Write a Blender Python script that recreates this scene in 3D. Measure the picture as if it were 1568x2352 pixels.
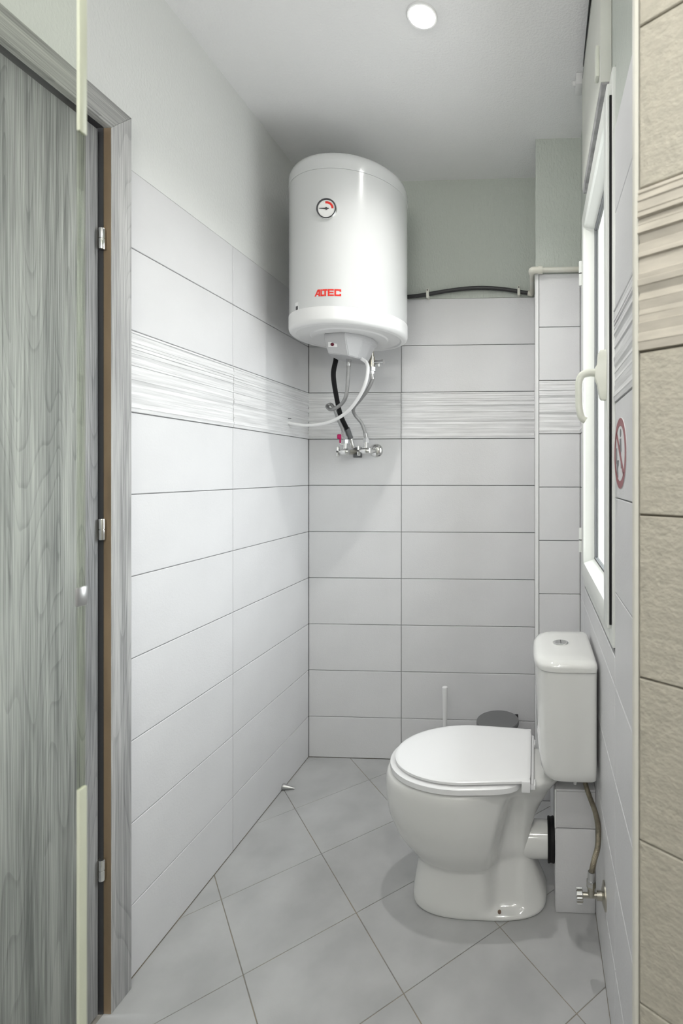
import bpy, bmesh, math, random
from mathutils import Vector, Matrix
random.seed(7)
PI = math.pi
S = bpy.context.scene
C = S.collection
for o in list(bpy.data.objects): bpy.data.objects.remove(o)

# ------------------------------------------------------------------ camera
cam = bpy.data.cameras.new('camera'); cam_o = bpy.data.objects.new('camera', cam); C.objects.link(cam_o)
cam.sensor_fit = 'HORIZONTAL'; cam.sensor_width = 36.0
cam.lens = 36.0 * 1183.5 / 1568
cam.shift_x = (784 - 1169.2) / 1568
cam.shift_y = -(1176 - 1088.0) / 1568
cam.clip_start = 0.02
cam_o.location = (0, 0, 1.2268)
cam_o.rotation_euler = (PI / 2, 0, 0.0499)
cam.dof.use_dof = True; cam.dof.focus_distance = 1.55; cam.dof.aperture_fstop = 8.0
S.camera = cam_o

# ------------------------------------------------------------------ world, lights, exposure
w = bpy.data.worlds.new('world'); S.world = w; w.use_nodes = True
w.node_tree.nodes['Background'].inputs[0].default_value = (0.93, 0.97, 1.0, 1)
w.node_tree.nodes['Background'].inputs[1].default_value = 9.4
# bright hazy sky above the horizon, duller ground and facades below it
_t = w.node_tree; _g = _t.nodes.new('ShaderNodeTexCoord'); _s = _t.nodes.new('ShaderNodeSeparateXYZ'); _r = _t.nodes.new('ShaderNodeValToRGB')
_t.links.new(_g.outputs['Generated'], _s.inputs[0]); _m = _t.nodes.new('ShaderNodeMath'); _m.operation = 'MULTIPLY_ADD'
_m.inputs[1].default_value = .5; _m.inputs[2].default_value = .5; _t.links.new(_s.outputs['Z'], _m.inputs[0]); _t.links.new(_m.outputs[0], _r.inputs[0])
_r.color_ramp.elements[0].position = .44; _r.color_ramp.elements[0].color = (.38, .385, .38, 1)
_r.color_ramp.elements[1].position = .62; _r.color_ramp.elements[1].color = (.95, .98, 1.0, 1)
_t.links.new(_r.outputs[0], _t.nodes['Background'].inputs[0])
S.view_settings.view_transform = 'Standard'; S.view_settings.look = 'None'
S.view_settings.gamma = 1.0; S.view_settings.use_curve_mapping = False
S.view_settings.exposure = 0.36

def portal(name, loc, rot, sx, sy):
    l = bpy.data.lights.new(name, 'AREA'); l.shape = 'RECTANGLE'; l.size = sx; l.size_y = sy
    l.cycles.is_portal = True
    o = bpy.data.objects.new(name, l); o.location = loc; o.rotation_euler = rot; C.objects.link(o)
portal('window_portal', (0.36, 1.435, 1.47), (0, PI / 2, 0), 1.26, 0.67)
LAMP_MAIN = dict(power=23, color=(1.0, 0.985, 0.96), size=math.radians(128), blend=1.0)
VANITY = dict(power=4.6, color=(1.0, 0.975, 0.945))
LAMP_REAR = dict(power=20, color=(1.0, 0.965, 0.91), size=math.radians(140), blend=1.0)

# ------------------------------------------------------------------ materials
def nd(nt, t, **kw):
    n = nt.nodes.new(t)
    for k, v in kw.items(): setattr(n, k, v)
    return n
def mat(name, col, rough=0.5, metal=0.0, var=0.0, vscale=(3, 3, 3), bump=0.0, bscale=(60, 60, 60), col2=None,
        spec=0.5, coat=0.0, detail=4.0, bdist=0.002, alpha=None, bump2=0.0, b2scale=(20, 20, 20)):
    m = bpy.data.materials.new(name); m.use_nodes = True; nt = m.node_tree
    b = nt.nodes['Principled BSDF']; L = nt.links
    b.inputs['Base Color'].default_value = (*col, 1); b.inputs['Roughness'].default_value = rough
    b.inputs['Metallic'].default_value = metal; b.inputs['Specular IOR Level'].default_value = spec
    b.inputs['Coat Weight'].default_value = coat; b.inputs['Coat Roughness'].default_value = 0.05
    tc = nd(nt, 'ShaderNodeTexCoord')
    if var > 0:
        mp = nd(nt, 'ShaderNodeMapping'); mp.inputs['Scale'].default_value = vscale
        L.new(tc.outputs['Object'], mp.inputs[0])
        n = nd(nt, 'ShaderNodeTexNoise'); n.inputs['Scale'].default_value = 1; n.inputs['Detail'].default_value = detail
        L.new(mp.outputs[0], n.inputs['Vector'])
        r = nd(nt, 'ShaderNodeValToRGB')
        c2 = col2 or tuple(max(0, c * (1 - var)) for c in col)
        r.color_ramp.elements[0].position = 0.32; r.color_ramp.elements[0].color = (*c2, 1)
        r.color_ramp.elements[1].position = 0.68; r.color_ramp.elements[1].color = (*[min(1, c * (1 + var * .3)) for c in col], 1)
        L.new(n.outputs[0], r.inputs[0]); L.new(r.outputs[0], b.inputs['Base Color'])
    prev = None
    for st, sc in ((bump, bscale), (bump2, b2scale)):
        if st > 0:
            mp = nd(nt, 'ShaderNodeMapping'); mp.inputs['Scale'].default_value = sc
            L.new(tc.outputs['Object'], mp.inputs[0])
            n = nd(nt, 'ShaderNodeTexNoise'); n.inputs['Scale'].default_value = 1; n.inputs['Detail'].default_value = 3
            L.new(mp.outputs[0], n.inputs['Vector'])
            bp = nd(nt, 'ShaderNodeBump'); bp.inputs['Strength'].default_value = st; bp.inputs['Distance'].default_value = bdist
            L.new(n.outputs[0], bp.inputs['Height'])
            if prev: L.new(prev.outputs[0], bp.inputs['Normal'])
            prev = bp
    if prev: L.new(prev.outputs[0], b.inputs['Normal'])
    return m
def wood(name, light, dark, axis_len=2, seed=0.0, cross=(55, 26)):
    """grey laminated oak: long cathedral rings along one axis plus short pores"""
    m = bpy.data.materials.new(name); m.use_nodes = True; nt = m.node_tree; L = nt.links
    b = nt.nodes['Principled BSDF']; b.inputs['Roughness'].default_value = 0.55
    tc = nd(nt, 'ShaderNodeTexCoord')
    def noise(sc, detail, dist=0.0, loc=0.0):
        mp = nd(nt, 'ShaderNodeMapping'); mp.inputs['Scale'].default_value = sc; mp.inputs['Location'].default_value = (loc, loc * 1.3, loc * .7)
        L.new(tc.outputs['Object'], mp.inputs[0])
        n = nd(nt, 'ShaderNodeTexNoise'); n.inputs['Scale'].default_value = 1; n.inputs['Detail'].default_value = detail
        n.inputs['Distortion'].default_value = dist
        L.new(mp.outputs[0], n.inputs['Vector']); return n
    def sc(c, l):
        v = [c, c, c]; v[axis_len] = l; return tuple(v)
    n1 = noise(sc(9.0, 0.75), 1.5, 0.35, seed)           # ring field
    mul = nd(nt, 'ShaderNodeMath', operation='MULTIPLY'); mul.inputs[1].default_value = 26.0
    L.new(n1.outputs[0], mul.inputs[0])
    fr = nd(nt, 'ShaderNodeMath', operation='FRACT'); L.new(mul.outputs[0], fr.inputs[0])
    r1 = nd(nt, 'ShaderNodeValToRGB')
    r1.color_ramp.elements[0].position = 0.0; r1.color_ramp.elements[0].color = (1, 1, 1, 1)
    r1.color_ramp.elements[1].position = 1.0; r1.color_ramp.elements[1].color = (.55, .55, .55, 1)
    e = r1.color_ramp.elements.new(0.82); e.color = (.86, .86, .86, 1)
    e = r1.color_ramp.elements.new(0.95); e.color = (.42, .42, .42, 1)
    L.new(fr.outputs[0], r1.inputs[0])
    n2 = noise(sc(420, 6), 4.0, 0.0, seed + 3)           # pores
    n3 = noise(sc(34, 1.1), 5.0, 0.3, seed + 7)          # soft bands
    mx = nd(nt, 'ShaderNodeMixRGB', blend_type='MIX'); mx.inputs['Color1'].default_value = (*dark, 1); mx.inputs['Color2'].default_value = (*light, 1)
    add = nd(nt, 'ShaderNodeMath', operation='MULTIPLY_ADD')
    L.new(n2.outputs[0], add.inputs[0]); add.inputs[1].default_value = 1.9
    s3 = nd(nt, 'ShaderNodeMath', operation='MULTIPLY_ADD'); L.new(n3.outputs[0], s3.inputs[0]); s3.inputs[1].default_value = 1.6; s3.inputs[2].default_value = -1.62
    L.new(s3.outputs[0], add.inputs[2])
    a2 = nd(nt, 'ShaderNodeMath', operation='MULTIPLY_ADD'); L.new(r1.outputs[0], a2.inputs[0]); a2.inputs[1].default_value = 0.42; L.new(add.outputs[0], a2.inputs[2])
    cl = nd(nt, 'ShaderNodeClamp'); L.new(a2.outputs[0], cl.inputs[0])
    L.new(cl.outputs[0], mx.inputs['Fac']); L.new(mx.outputs[0], b.inputs['Base Color'])
    bp = nd(nt, 'ShaderNodeBump'); bp.inputs['Strength'].default_value = .25; bp.inputs['Distance'].default_value = .0008
    L.new(n2.outputs[0], bp.inputs['Height']); L.new(bp.outputs[0], b.inputs['Normal'])
    return m
def emit(name, col, s):
    m = bpy.data.materials.new(name); m.use_nodes = True; nt = m.node_tree
    b = nt.nodes['Principled BSDF']; b.inputs['Base Color'].default_value = (*col, 1)
    b.inputs['Emission Color'].default_value = (*col, 1); b.inputs['Emission Strength'].default_value = s
    return m
def glassy(name, tint, base=.02):
    m = bpy.data.materials.new(name); m.use_nodes = True; nt = m.node_tree; L = nt.links
    out = nt.nodes['Material Output']; nt.nodes.remove(nt.nodes['Principled BSDF'])
    t = nd(nt, 'ShaderNodeBsdfTransparent'); t.inputs[0].default_value = (*tint, 1)
    g = nd(nt, 'ShaderNodeBsdfGlossy'); g.inputs['Roughness'].default_value = 0.02
    lw_ = nd(nt, 'ShaderNodeLayerWeight'); pw_ = nd(nt, 'ShaderNodeMath', operation='POWER'); L.new(lw_.outputs['Facing'], pw_.inputs[0]); pw_.inputs[1].default_value = 5
    fr = nd(nt, 'ShaderNodeMath', operation='MULTIPLY_ADD'); L.new(pw_.outputs[0], fr.inputs[0]); fr.inputs[1].default_value = .5; fr.inputs[2].default_value = base
    mx = nd(nt, 'ShaderNodeMixShader')
    L.new(fr.outputs[0], mx.inputs[0]); L.new(t.outputs[0], mx.inputs[1]); L.new(g.outputs[0], mx.inputs[2])
    L.new(mx.outputs[0], out.inputs[0]); return m

M = {}
TILE = (0.70, 0.70, 0.71)
M['tile'] = mat('wall_tile_glaze', TILE, .42, var=.05, vscale=(4, 4, 4), bump=.30, bscale=(190, 190, 190), bdist=.0016, bump2=.18, b2scale=(70, 70, 70))
M['deco'] = mat('striped_tile_glaze', (0.77, 0.77, 0.775), .45, var=.20, vscale=(6, 6, 190), bump=.3, bscale=(40, 40, 400), detail=5, bdist=.0012)
M['beige'] = mat('beige_tile_glaze', (0.46, 0.435, 0.36), .38, var=.10, vscale=(60, 60, 60), bump=.55, bscale=(120, 120, 150), bdist=.004, bump2=.4, b2scale=(50, 50, 62))
M['beige_deco'] = mat('beige_striped_glaze', (0.54, 0.505, 0.43), .34, var=.16, vscale=(18, 18, 90), bump=.2, bscale=(150, 150, 150), bdist=.001)
M['grout'] = mat('grey_grout', (0.27, 0.27, 0.275), .9, bump=.2, bscale=(300, 300, 300))
M['pale_grout'] = mat('pale_grey_grout', (0.40, 0.40, 0.405), .9)
M['beige_grout'] = mat('brown_grout', (0.22, 0.19, 0.14), .9)
M['floor_grout'] = mat('floor_grout', (0.20, 0.20, 0.195), .9, var=.5, vscale=(9, 9, 9), col2=(.34, .29, .21))
M['floor'] = mat('floor_tile_glaze', (0.46, 0.465, 0.465), .38, var=.14, vscale=(7, 7, 7), bump=.12, bscale=(220, 220, 220), bdist=.001)
M['paint'] = mat('pale_green_wall_paint', (0.54, 0.575, 0.53), .8, bump=.7, bscale=(150, 150, 75), bdist=.004)
M['paint_left'] = mat('pale_wall_paint', (0.74, 0.75, 0.735), .8, bump=.45, bscale=(170, 170, 110), bdist=.003)
M['ceil'] = mat('ceiling_paint', (0.90, 0.90, 0.905), .85, bump=.5, bscale=(160, 160, 160), bdist=.003)
M['white_trim'] = mat('white_pvc_trim', (0.78, 0.78, 0.78), .35)
M['grey_trim'] = mat('cream_pvc_trim', (0.66, 0.65, 0.58), .6)
M['pvc'] = mat('white_window_pvc', (0.80, 0.82, 0.79), .3)
M['cream'] = mat('cream_plastic', (0.70, 0.72, 0.64), .35)
M['boxpaint'] = mat('shutter_box_paint', (0.66, 0.67, 0.62), .6, var=.08, vscale=(5, 5, 5), bump=.2, bscale=(90, 90, 90))
M['plaster'] = mat('rough_plaster', (0.42, 0.42, 0.425), .9, var=.3, vscale=(30, 30, 30), bump=.9, bscale=(70, 70, 70), bdist=.004)
M['black'] = mat('black_rubber', (0.008, 0.008, 0.009), .6, spec=.25)
M['gasket'] = mat('grey_gasket', (0.13, 0.135, 0.14), .6)
M['blackpipe'] = mat('black_pipe', (0.02, 0.02, 0.022), .4, var=.9, vscale=(30, 90, 90), col2=(.03, .03, .03))
M['oldwhite'] = mat('painted_pipe', (0.68, 0.68, 0.62), .5, var=.1, vscale=(14, 14, 14), col2=(.64, .62, .53))
M['rust'] = mat('rusty_gap', (0.20, 0.11, 0.05), .9)
M['enamel'] = mat('white_enamel', (0.63, 0.64, 0.64), .2, coat=.4)
M['cap'] = mat('white_cap_plastic', (0.80, 0.80, 0.80), .35)
M['cover'] = mat('grey_cover_plastic', (0.45, 0.45, 0.46), .45)
M['red'] = mat('red_print', (0.75, 0.03, 0.02), .4)
M['redplastic'] = mat('magenta_red_plastic', (0.45, 0.0, 0.10), .4)
M['darkred'] = mat('dark_red_lens', (0.10, 0.0, 0.015), .15)
M['dark'] = mat('dark_print', (0.05, 0.05, 0.055), .5)
M['dial'] = mat('white_dial', (0.82, 0.82, 0.81), .3)
M['chrome'] = mat('chrome', (0.80, 0.80, 0.79), .12, metal=1.0)
M['steel'] = mat('brushed_steel', (0.55, 0.55, 0.55), .28, metal=1.0)
M['brass'] = mat('tarnished_nickel', (0.47, 0.45, 0.39), .28, metal=1.0)
M['braid'] = mat('braided_steel', (0.42, 0.42, 0.42), .35, metal=.9, bump=.9, bscale=(500, 500, 500), bdist=.002)
M['oldbraid'] = mat('tarnished_braid', (0.36, 0.32, 0.24), .35, metal=.9, var=.6, vscale=(25, 25, 25), bump=1, bscale=(520, 520, 520), bdist=.002)
M['whitecable'] = mat('white_cable', (0.90, 0.90, 0.90), .4)
M['ceramic'] = mat('ceramic', (0.76, 0.765, 0.745), .08, coat=.5)
M['seat'] = mat('seat_plastic', (0.86, 0.865, 0.87), .22)
M['whiteplastic'] = mat('white_plastic', (0.80, 0.80, 0.80), .35)
M['binlid'] = mat('bin_lid_grey', (0.16, 0.16, 0.165), .45)
M['wood'] = wood('grey_oak_laminate', (0.46, 0.465, 0.465), (0.16, 0.165, 0.17), 2, 0.0)
M['wood_casing'] = wood('grey_oak_casing', (0.52, 0.52, 0.515), (0.21, 0.212, 0.212), 2, 11.0)
M['wood_head'] = wood('grey_oak_casing_head', (0.52, 0.52, 0.50), (0.21, 0.212, 0.208), 1, 17.0)
M['tanwood'] = mat('raw_brown_edge', (0.30, 0.215, 0.135), .7, var=.3, vscale=(10, 10, 3))
M['glass'] = glassy('window_glass', (0.97, 0.98, 0.98))
M['shower_glass'] = glassy('shower_glass', (0.965, 0.98, 0.945), .006)
M['edge_glass'] = glassy('edge_glass', (0.90, 0.915, 0.85), .0)
M['strip'] = mat('pale_edge_glint', (0.62, 0.65, 0.52), .3)  # bright reflections along the screen edge, put into a pale colour
M['signwhite'] = mat('sign_white', (0.72, 0.72, 0.73), .35)
M['signred'] = mat('sign_red', (0.27, 0.05, 0.065), .35)
M['signgrey'] = mat('sign_grey', (0.14, 0.14, 0.15), .4)
M['lens'] = emit('lamp_lens', (1.0, 0.99, 0.96), 26)
gm = bpy.data.materials.new('glass_edge'); gm.use_nodes = True
_b = gm.node_tree.nodes['Principled BSDF']; _b.inputs['Base Color'].default_value = (.80, .86, .72, 1); _b.inputs['Roughness'].default_value = .06
_b.inputs['Transmission Weight'].default_value = .97; _b.inputs['IOR'].default_value = 1.45
M['glass_edge'] = gm

# ------------------------------------------------------------------ mesh helpers
def link(name, me, m, parent=None, smooth=False):
    o = bpy.data.objects.new(name, me); C.objects.link(o)
    if m is not None and not len(me.materials): me.materials.append(m)
    if parent is not None: o.parent = parent
    if smooth:
        for p in me.polygons: p.use_smooth = True
    return o
def pyd(name, vs, fs, m, parent=None, smooth=False):
    me = bpy.data.meshes.new(name); me.from_pydata([tuple(v) for v in vs], [], fs); me.validate(); me.update()
    return link(name, me, m, parent, smooth)
def bmo(name, bm, m, parent=None, smooth=False, angle=None):
    bmesh.ops.recalc_face_normals(bm, faces=bm.faces)
    me = bpy.data.meshes.new(name); bm.to_mesh(me); bm.free()
    o = link(name, me, m, parent, smooth)
    if smooth and angle:
        for e in me.edges: pass
        me.set_sharp_from_angle(angle=math.radians(angle))
    return o
def add_box(bm, a, b, bevel=0.0, seg=2):
    vs = [bm.verts.new((x, y, z)) for x in (a[0], b[0]) for y in (a[1], b[1]) for z in (a[2], b[2])]
    fs = [(0, 1, 3, 2), (4, 6, 7, 5), (0, 4, 5, 1), (2, 3, 7, 6), (0, 2, 6, 4), (1, 5, 7, 3)]
    F = [bm.faces.new([vs[i] for i in f]) for f in fs]
    if bevel > 0:
        es = list({e for f in F for e in f.edges})
        bmesh.ops.bevel(bm, geom=es, offset=bevel, segments=seg, profile=.5, affect='EDGES')
def box(name, a, b, m, parent=None, bevel=0.0, seg=2):
    bm = bmesh.new(); add_box(bm, [min(p, q) for p, q in zip(a, b)], [max(p, q) for p, q in zip(a, b)], bevel, seg)
    return bmo(name, bm, m, parent, bevel > 0, 35 if bevel > 0 else None)
def add_prism(bm, poly, lo, hi, axis=2, bevel=0.0):
    """poly in the two other axes (x,y)->z, (y,z)->x, (x,z)->y"""
    def P(u, v, h):
        return (u, v, h) if axis == 2 else ((h, u, v) if axis == 0 else (u, h, v))
    a = [bm.verts.new(P(u, v, lo)) for u, v in poly]; b = [bm.verts.new(P(u, v, hi)) for u, v in poly]
    n = len(poly); F = [bm.faces.new(a), bm.faces.new(b[::-1])]
    for i in range(n): F.append(bm.faces.new((a[i], a[(i + 1) % n], b[(i + 1) % n], b[i])))
    if bevel > 0:
        es = list({e for f in F[:2] for e in f.edges})
        bmesh.ops.bevel(bm, geom=es, offset=bevel, segments=2, profile=.5, affect='EDGES')
def prism(name, poly, lo, hi, m, parent=None, axis=2, bevel=0.0, smooth=False):
    bm = bmesh.new(); add_prism(bm, poly, lo, hi, axis, bevel); return bmo(name, bm, m, parent, smooth, 30 if smooth else None)
def add_lathe(bm, prof, origin=(0, 0, 0), direction=(0, 0, 1), n=32):
    """prof: (radius, height) along direction"""
    q = Vector((0, 0, 1)).rotation_difference(Vector(direction).normalized()); o = Vector(origin); rings = []
    for r, h in prof:
        if r < 1e-6: rings.append([bm.verts.new(o + q @ Vector((0, 0, h)))])
        else: rings.append([bm.verts.new(o + q @ Vector((r * math.cos(2 * PI * i / n), r * math.sin(2 * PI * i / n), h))) for i in range(n)])
    for a, b in zip(rings, rings[1:]):
        if len(a) == 1 and len(b) == 1: continue
        for i in range(n):
            j = (i + 1) % n
            if len(a) == 1: bm.faces.new((a[0], b[j], b[i]))
            elif len(b) == 1: bm.faces.new((a[i], a[j], b[0]))
            else: bm.faces.new((a[i], a[j], b[j], b[i]))
def lathe(name, prof, origin, direction, m, parent=None, n=32, angle=40):
    bm = bmesh.new(); add_lathe(bm, prof, origin, direction, n); return bmo(name, bm, m, parent, True, angle)
def crom(pts, sub=8):
    pts = [Vector(p) for p in pts]; P = [pts[0] * 2 - pts[1]] + pts + [pts[-1] * 2 - pts[-2]]; out = []
    for i in range(1, len(P) - 2):
        a, b, c, d = P[i - 1], P[i], P[i + 1], P[i + 2]
        for k in range(sub):
            t = k / sub
            out.append(.5 * ((2 * b) + (c - a) * t + (2 * a - 5 * b + 4 * c - d) * t * t + (3 * b - a - 3 * c + d) * t ** 3))
    out.append(pts[-1]); return out
def add_tube(bm, pts, r, n=12, sub=8, cap=True):
    path = crom(pts, sub) if sub else [Vector(p) for p in pts]
    t0 = (path[1] - path[0]).normalized(); up = t0.orthogonal().normalized(); rings = []
    for i, p in enumerate(path):
        t = (path[min(i + 1, len(path) - 1)] - path[max(i - 1, 0)]).normalized()
        up = (up - t * up.dot(t)).normalized(); s = t.cross(up)
        rr = r[i] if isinstance(r, list) else r
        rings.append([bm.verts.new(p + (up * math.cos(2 * PI * k / n) + s * math.sin(2 * PI * k / n)) * rr) for k in range(n)])
    for a, b in zip(rings, rings[1:]):
        for k in range(n): bm.faces.new((a[k], a[(k + 1) % n], b[(k + 1) % n], b[k]))
    if cap: bm.faces.new(rings[0][::-1]); bm.faces.new(rings[-1])
def tube(name, pts, r, m, parent=None, n=12, sub=8):
    bm = bmesh.new(); add_tube(bm, pts, r, n, sub); return bmo(name, bm, m, parent, True, 50)
def add_loft(bm, rings, cap0=True, cap1=True):
    R = [[bm.verts.new(p) for p in r] for r in rings]; n = len(R[0])
    for a, b in zip(R, R[1:]):
        for k in range(n): bm.faces.new((a[k], a[(k + 1) % n], b[(k + 1) % n], b[k]))
    if cap0: bm.faces.new(R[0][::-1])
    if cap1: bm.faces.new(R[-1])
def thing(name, label, cat, loc=(0, 0, 0), group=None):
    o = bpy.data.objects.new(name, None); o.empty_display_size = .05; C.objects.link(o); o.location = loc
    o['label'] = label; o['category'] = cat
    if group: o['group'] = group
    return o
def adopt(root):
    """children were built in world coordinates: keep them where they are"""
    bpy.context.view_layer.update()
    inv = root.matrix_world.inverted()
    for c in root.children: c.matrix_parent_inverse = inv
def tag(o, label, cat, group=None):
    o['label'] = label; o['category'] = cat
    if group: o['group'] = group
    return o
def structure(o): o['kind'] = 'structure'; return o

# ------------------------------------------------------------------ room dimensions (metres)
XL, XR, YB, YF, ZC = -0.979, 0.169, 2.186, -0.70, 2.483
XS = 0.93                       # right wall of the shower end
PX0, PY = 0.0, 1.935            # pillar: left side, front
ROWS = [0.0] + [0.1762 + 0.2 * k for k in range(10)]
J = 0.0024                      # joint width
TH = 0.006                      # tile thickness proud of the grout bed
DX, DY = 0.802, -0.597          # direction of the diagonal wall
K0 = (0.121, 0.646)             # its outer corner
WY0, WY1, WZ0, WZ1 = 1.10, 1.765, 0.842, 2.095   # window opening

# ---- tile meshes: built flat in local x (length), z (height), front towards -y, then placed
def tile_mesh(L, Hh, m, bev=0.0012):
    bm = bmesh.new()
    add_box(bm, (0, 0, 0), (L, TH, Hh))
    es = [e for e in bm.edges if all(v.co.y < 1e-6 for v in e.verts)]
    bmesh.ops.bevel(bm, geom=es, offset=bev, segments=1, affect='EDGES')
    bmesh.ops.recalc_face_normals(bm, faces=bm.faces)
    me = bpy.data.meshes.new('wall_tile'); bm.to_mesh(me); bm.free(); me.materials.append(m); return me
prof = []
def make_profile():
    r = random.Random(5); z = 0.0; out = []
    while z < 0.2:
        wdt = r.uniform(0.006, 0.013); out.append((z, min(0.2, z + wdt), r.uniform(0.0, 0.0034), r.uniform(-.0012, .0012), r.uniform(0, 6))); z += wdt
    return out
STRIPS = make_profile()
def deco_mesh(L, Hh, m, off=0.0, amp=1.0):
    vs, fs = [], []; nx = max(3, int(L / 0.03)); prof_rows = []
    for a, b, h, tl, ph in STRIPS:
        if a >= Hh: break
        b = min(b, Hh); prof_rows += [(a + .0006, h - tl, ph), (b - .0006, h + tl, ph)]
    prof_rows = [(0.0, -TH * .6, 0)] + prof_rows + [(Hh, -TH * .6, 0)]
    rows = []
    for z, h, ph in prof_rows:
        row = []
        for i in range(nx + 1):
            x = L * i / nx
            hh = h * (0.80 + .20 * math.sin((x + off) * 5 + ph * 2.1)) if h > 0 else h
            row.append(len(vs)); vs.append((x, -hh * (amp if h > 0 else 1), z))
        rows.append(row)
    for a, b in zip(rows, rows[1:]):
        for i in range(nx): fs.append((a[i], a[i + 1], b[i + 1], b[i]))
    # rim back to the bed
    n0 = len(vs); vs += [(0, TH, 0), (L, TH, 0), (L, TH, Hh), (0, TH, Hh)]
    fs.append(tuple([r[0] for r in rows][::-1] + [n0, n0 + 3][::1])) if False else None
    fs = [f for f in fs if f]
    left = [r[0] for r in rows]; right = [r[-1] for r in rows]
    fs.append(tuple([n0] + [n0 + 3] + left[::-1])); fs.append(tuple([n0 + 1] + right + [n0 + 2]))
    fs.append(tuple([n0, *rows[0], n0 + 1])); fs.append(tuple([n0 + 3, n0 + 2, *rows[-1][::-1]]))
    me = bpy.data.meshes.new('striped_tile'); me.from_pydata(vs, [], fs); me.update(); me.materials.append(m); return me
cache = {}
def place_tile(parent, origin, xdir, L, row, m, md, z0, z1, deco=True):
    """origin: (x, y) of the tile's lower left corner as seen from the room, xdir: unit direction to the right"""
    isd = deco and abs(z0 - ROWS[7]) < 1e-3
    key = (round(L, 4), round(z1 - z0, 4), (md if isd else m).name, isd)
    if key not in cache:
        cache[key] = deco_mesh(L - J, z1 - z0 - J, md, random.random(), 1.5 if md.name.startswith('beige') else 1.0) if isd else tile_mesh(L - J, z1 - z0 - J, m)
    o = bpy.data.objects.new('striped_tile' if isd else 'wall_tile', cache[key]); C.objects.link(o); o.parent = parent
    # local +x -> xdir, local +y -> into the wall
    iy = (-xdir[1], xdir[0])
    o.matrix_world = Matrix(((xdir[0], iy[0], 0, origin[0] + xdir[0] * J / 2 ), (xdir[1], iy[1], 0, origin[1] + xdir[1] * J / 2), (0, 0, 1, z0 + J / 2), (0, 0, 0, 1)))
    return o
def tile_run(parent, start, xdir, lengths, top, m=None, md=None, zmin=0.0, zmax=9, skip=None):
    m = m or M['tile']; md = md or M['deco']; s = 0.0
    zs = [z for z in ROWS]
    for L in lengths:
        for k in range(len(zs) - 1):
            z0, z1 = zs[k], min(zs[k + 1], top)
            if z0 >= zmax or z1 <= zmin: continue
            zz0, zz1 = max(z0, zmin), min(z1, zmax)
            if zz1 - zz0 < .012: continue
            place_tile(parent, (start[0] + xdir[0] * s, start[1] + xdir[1] * s), xdir, L, k, m, md, zz0, zz1)
        s += L

def wall_body(name, polys_low, polys_up, ztile, grout, paint, ztop=ZC):
    bm = bmesh.new()
    for p in polys_low: add_prism(bm, p, 0 - .03, ztile, 2)
    nf = len(bm.faces)
    for p in polys_up: add_prism(bm, p, ztile, ztop, 2)
    bm.faces.ensure_lookup_table()
    for i, f in enumerate(bm.faces): f.material_index = 0 if i < nf else 1
    o = bmo(name, bm, None); o.data.materials.append(grout); o.data.materials.append(paint)
    return structure(o)

# ---- floor
fl = structure(box('floor', (XL - .15, YF - .15, -.05), (XS + .15, YB + .15, -.0016), M['floor_grout']))
t, a0, ox, oy = .2862, -.8475, -.6883, 1.6314
e1 = Vector((math.cos(a0), math.sin(a0))) * t; e2 = Vector((-math.sin(a0), math.cos(a0))) * t
def clip(poly, n, d):
    out = []
    for i in range(len(poly)):
        p, q = poly[i], poly[(i + 1) % len(poly)]; dp, dq = p.dot(n) - d, q.dot(n) - d
        if dp <= 0: out.append(p)
        if dp * dq < 0: out.append(p + (q - p) * (dp / (dp - dq)))
    return out
def area(p): return abs(sum(p[i].x * p[(i + 1) % len(p)].y - p[(i + 1) % len(p)].x * p[i].y for i in range(len(p)))) / 2
regions = [[((-1, 0), -XL), ((1, 0), XR), ((0, -1), -YF), ((0, 1), YB)],
           [((-1, 0), -XR), ((1, 0), XS), ((0, -1), -YF), ((-DY, DX), -DY * K0[0] + DX * K0[1])]]
for i in range(-9, 13):
    for j in range(-11, 11):
        g = .0011 / t
        c0 = Vector((ox, oy)) + e1 * i + e2 * j
        sq = [c0 + e1 * (u) + e2 * (v) for u, v in ((g, g), (1 - g, g), (1 - g, 1 - g), (g, 1 - g))]
        for reg in regions:
            p = sq
            for n, d in reg:
                p = clip(p, Vector(n), d - .0008)
                if len(p) < 3: break
            if len(p) >= 3 and area(p) > 1e-4:
                # drop the part under the pillar
                if all(q.x > PX0 and q.y > PY for q in p): continue
                bm = bmesh.new(); add_prism(bm, [(q.x, q.y) for q in p], -.0016, 0.0 + random.uniform(-.0002, .0), 2)
                es = [e for e in bm.edges if all(v.co.z > -.0008 for v in e.verts)]
                bmesh.ops.bevel(bm, geom=es, offset=.0006, segments=1, affect='EDGES')
                bmo('floor_tile', bm, M['floor'], fl)

# ---- ceiling
structure(box('ceiling', (XL - .15, YF - .15, ZC), (XS + .15, YB + .15, ZC + .06), M['ceil']))

# ---- left wall with the door opening (y .25 .. 1.165)
DY0, DY1, DZ = 0.30, 1.135, 2.03
XT = XL - TH                     # grout bed plane
lw = wall_body('wall_left',
    [[(XT, DY1), (XT, YB + .15), (XT - .12, YB + .15), (XT - .12, DY1)], [(XT, YF - .15), (XT, DY0), (XT - .12, DY0), (XT - .12, YF - .15)]],
    [[(XL - .0015, DY1), (XL - .0015, YB + .15), (XT - .12, YB + .15), (XT - .12, DY1)], [(XL - .0015, YF - .15), (XL - .0015, DY0), (XT - .12, DY0), (XT - .12, YF - .15)],
     ], 1.966, M['pale_grout'], M['paint_left'])
box('masonry_above_door', (XL - .0015, DY0, DZ), (XT - .12, DY1, ZC), M['paint_left'], lw)
tile_run(lw, (XL, 1.15), (0, 1), [1.6272 - 1.15, YB - .0003 - 1.6272], 1.966)
tile_run(lw, (XL, YF), (0, 1), [.36, .596], 1.966)
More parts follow.
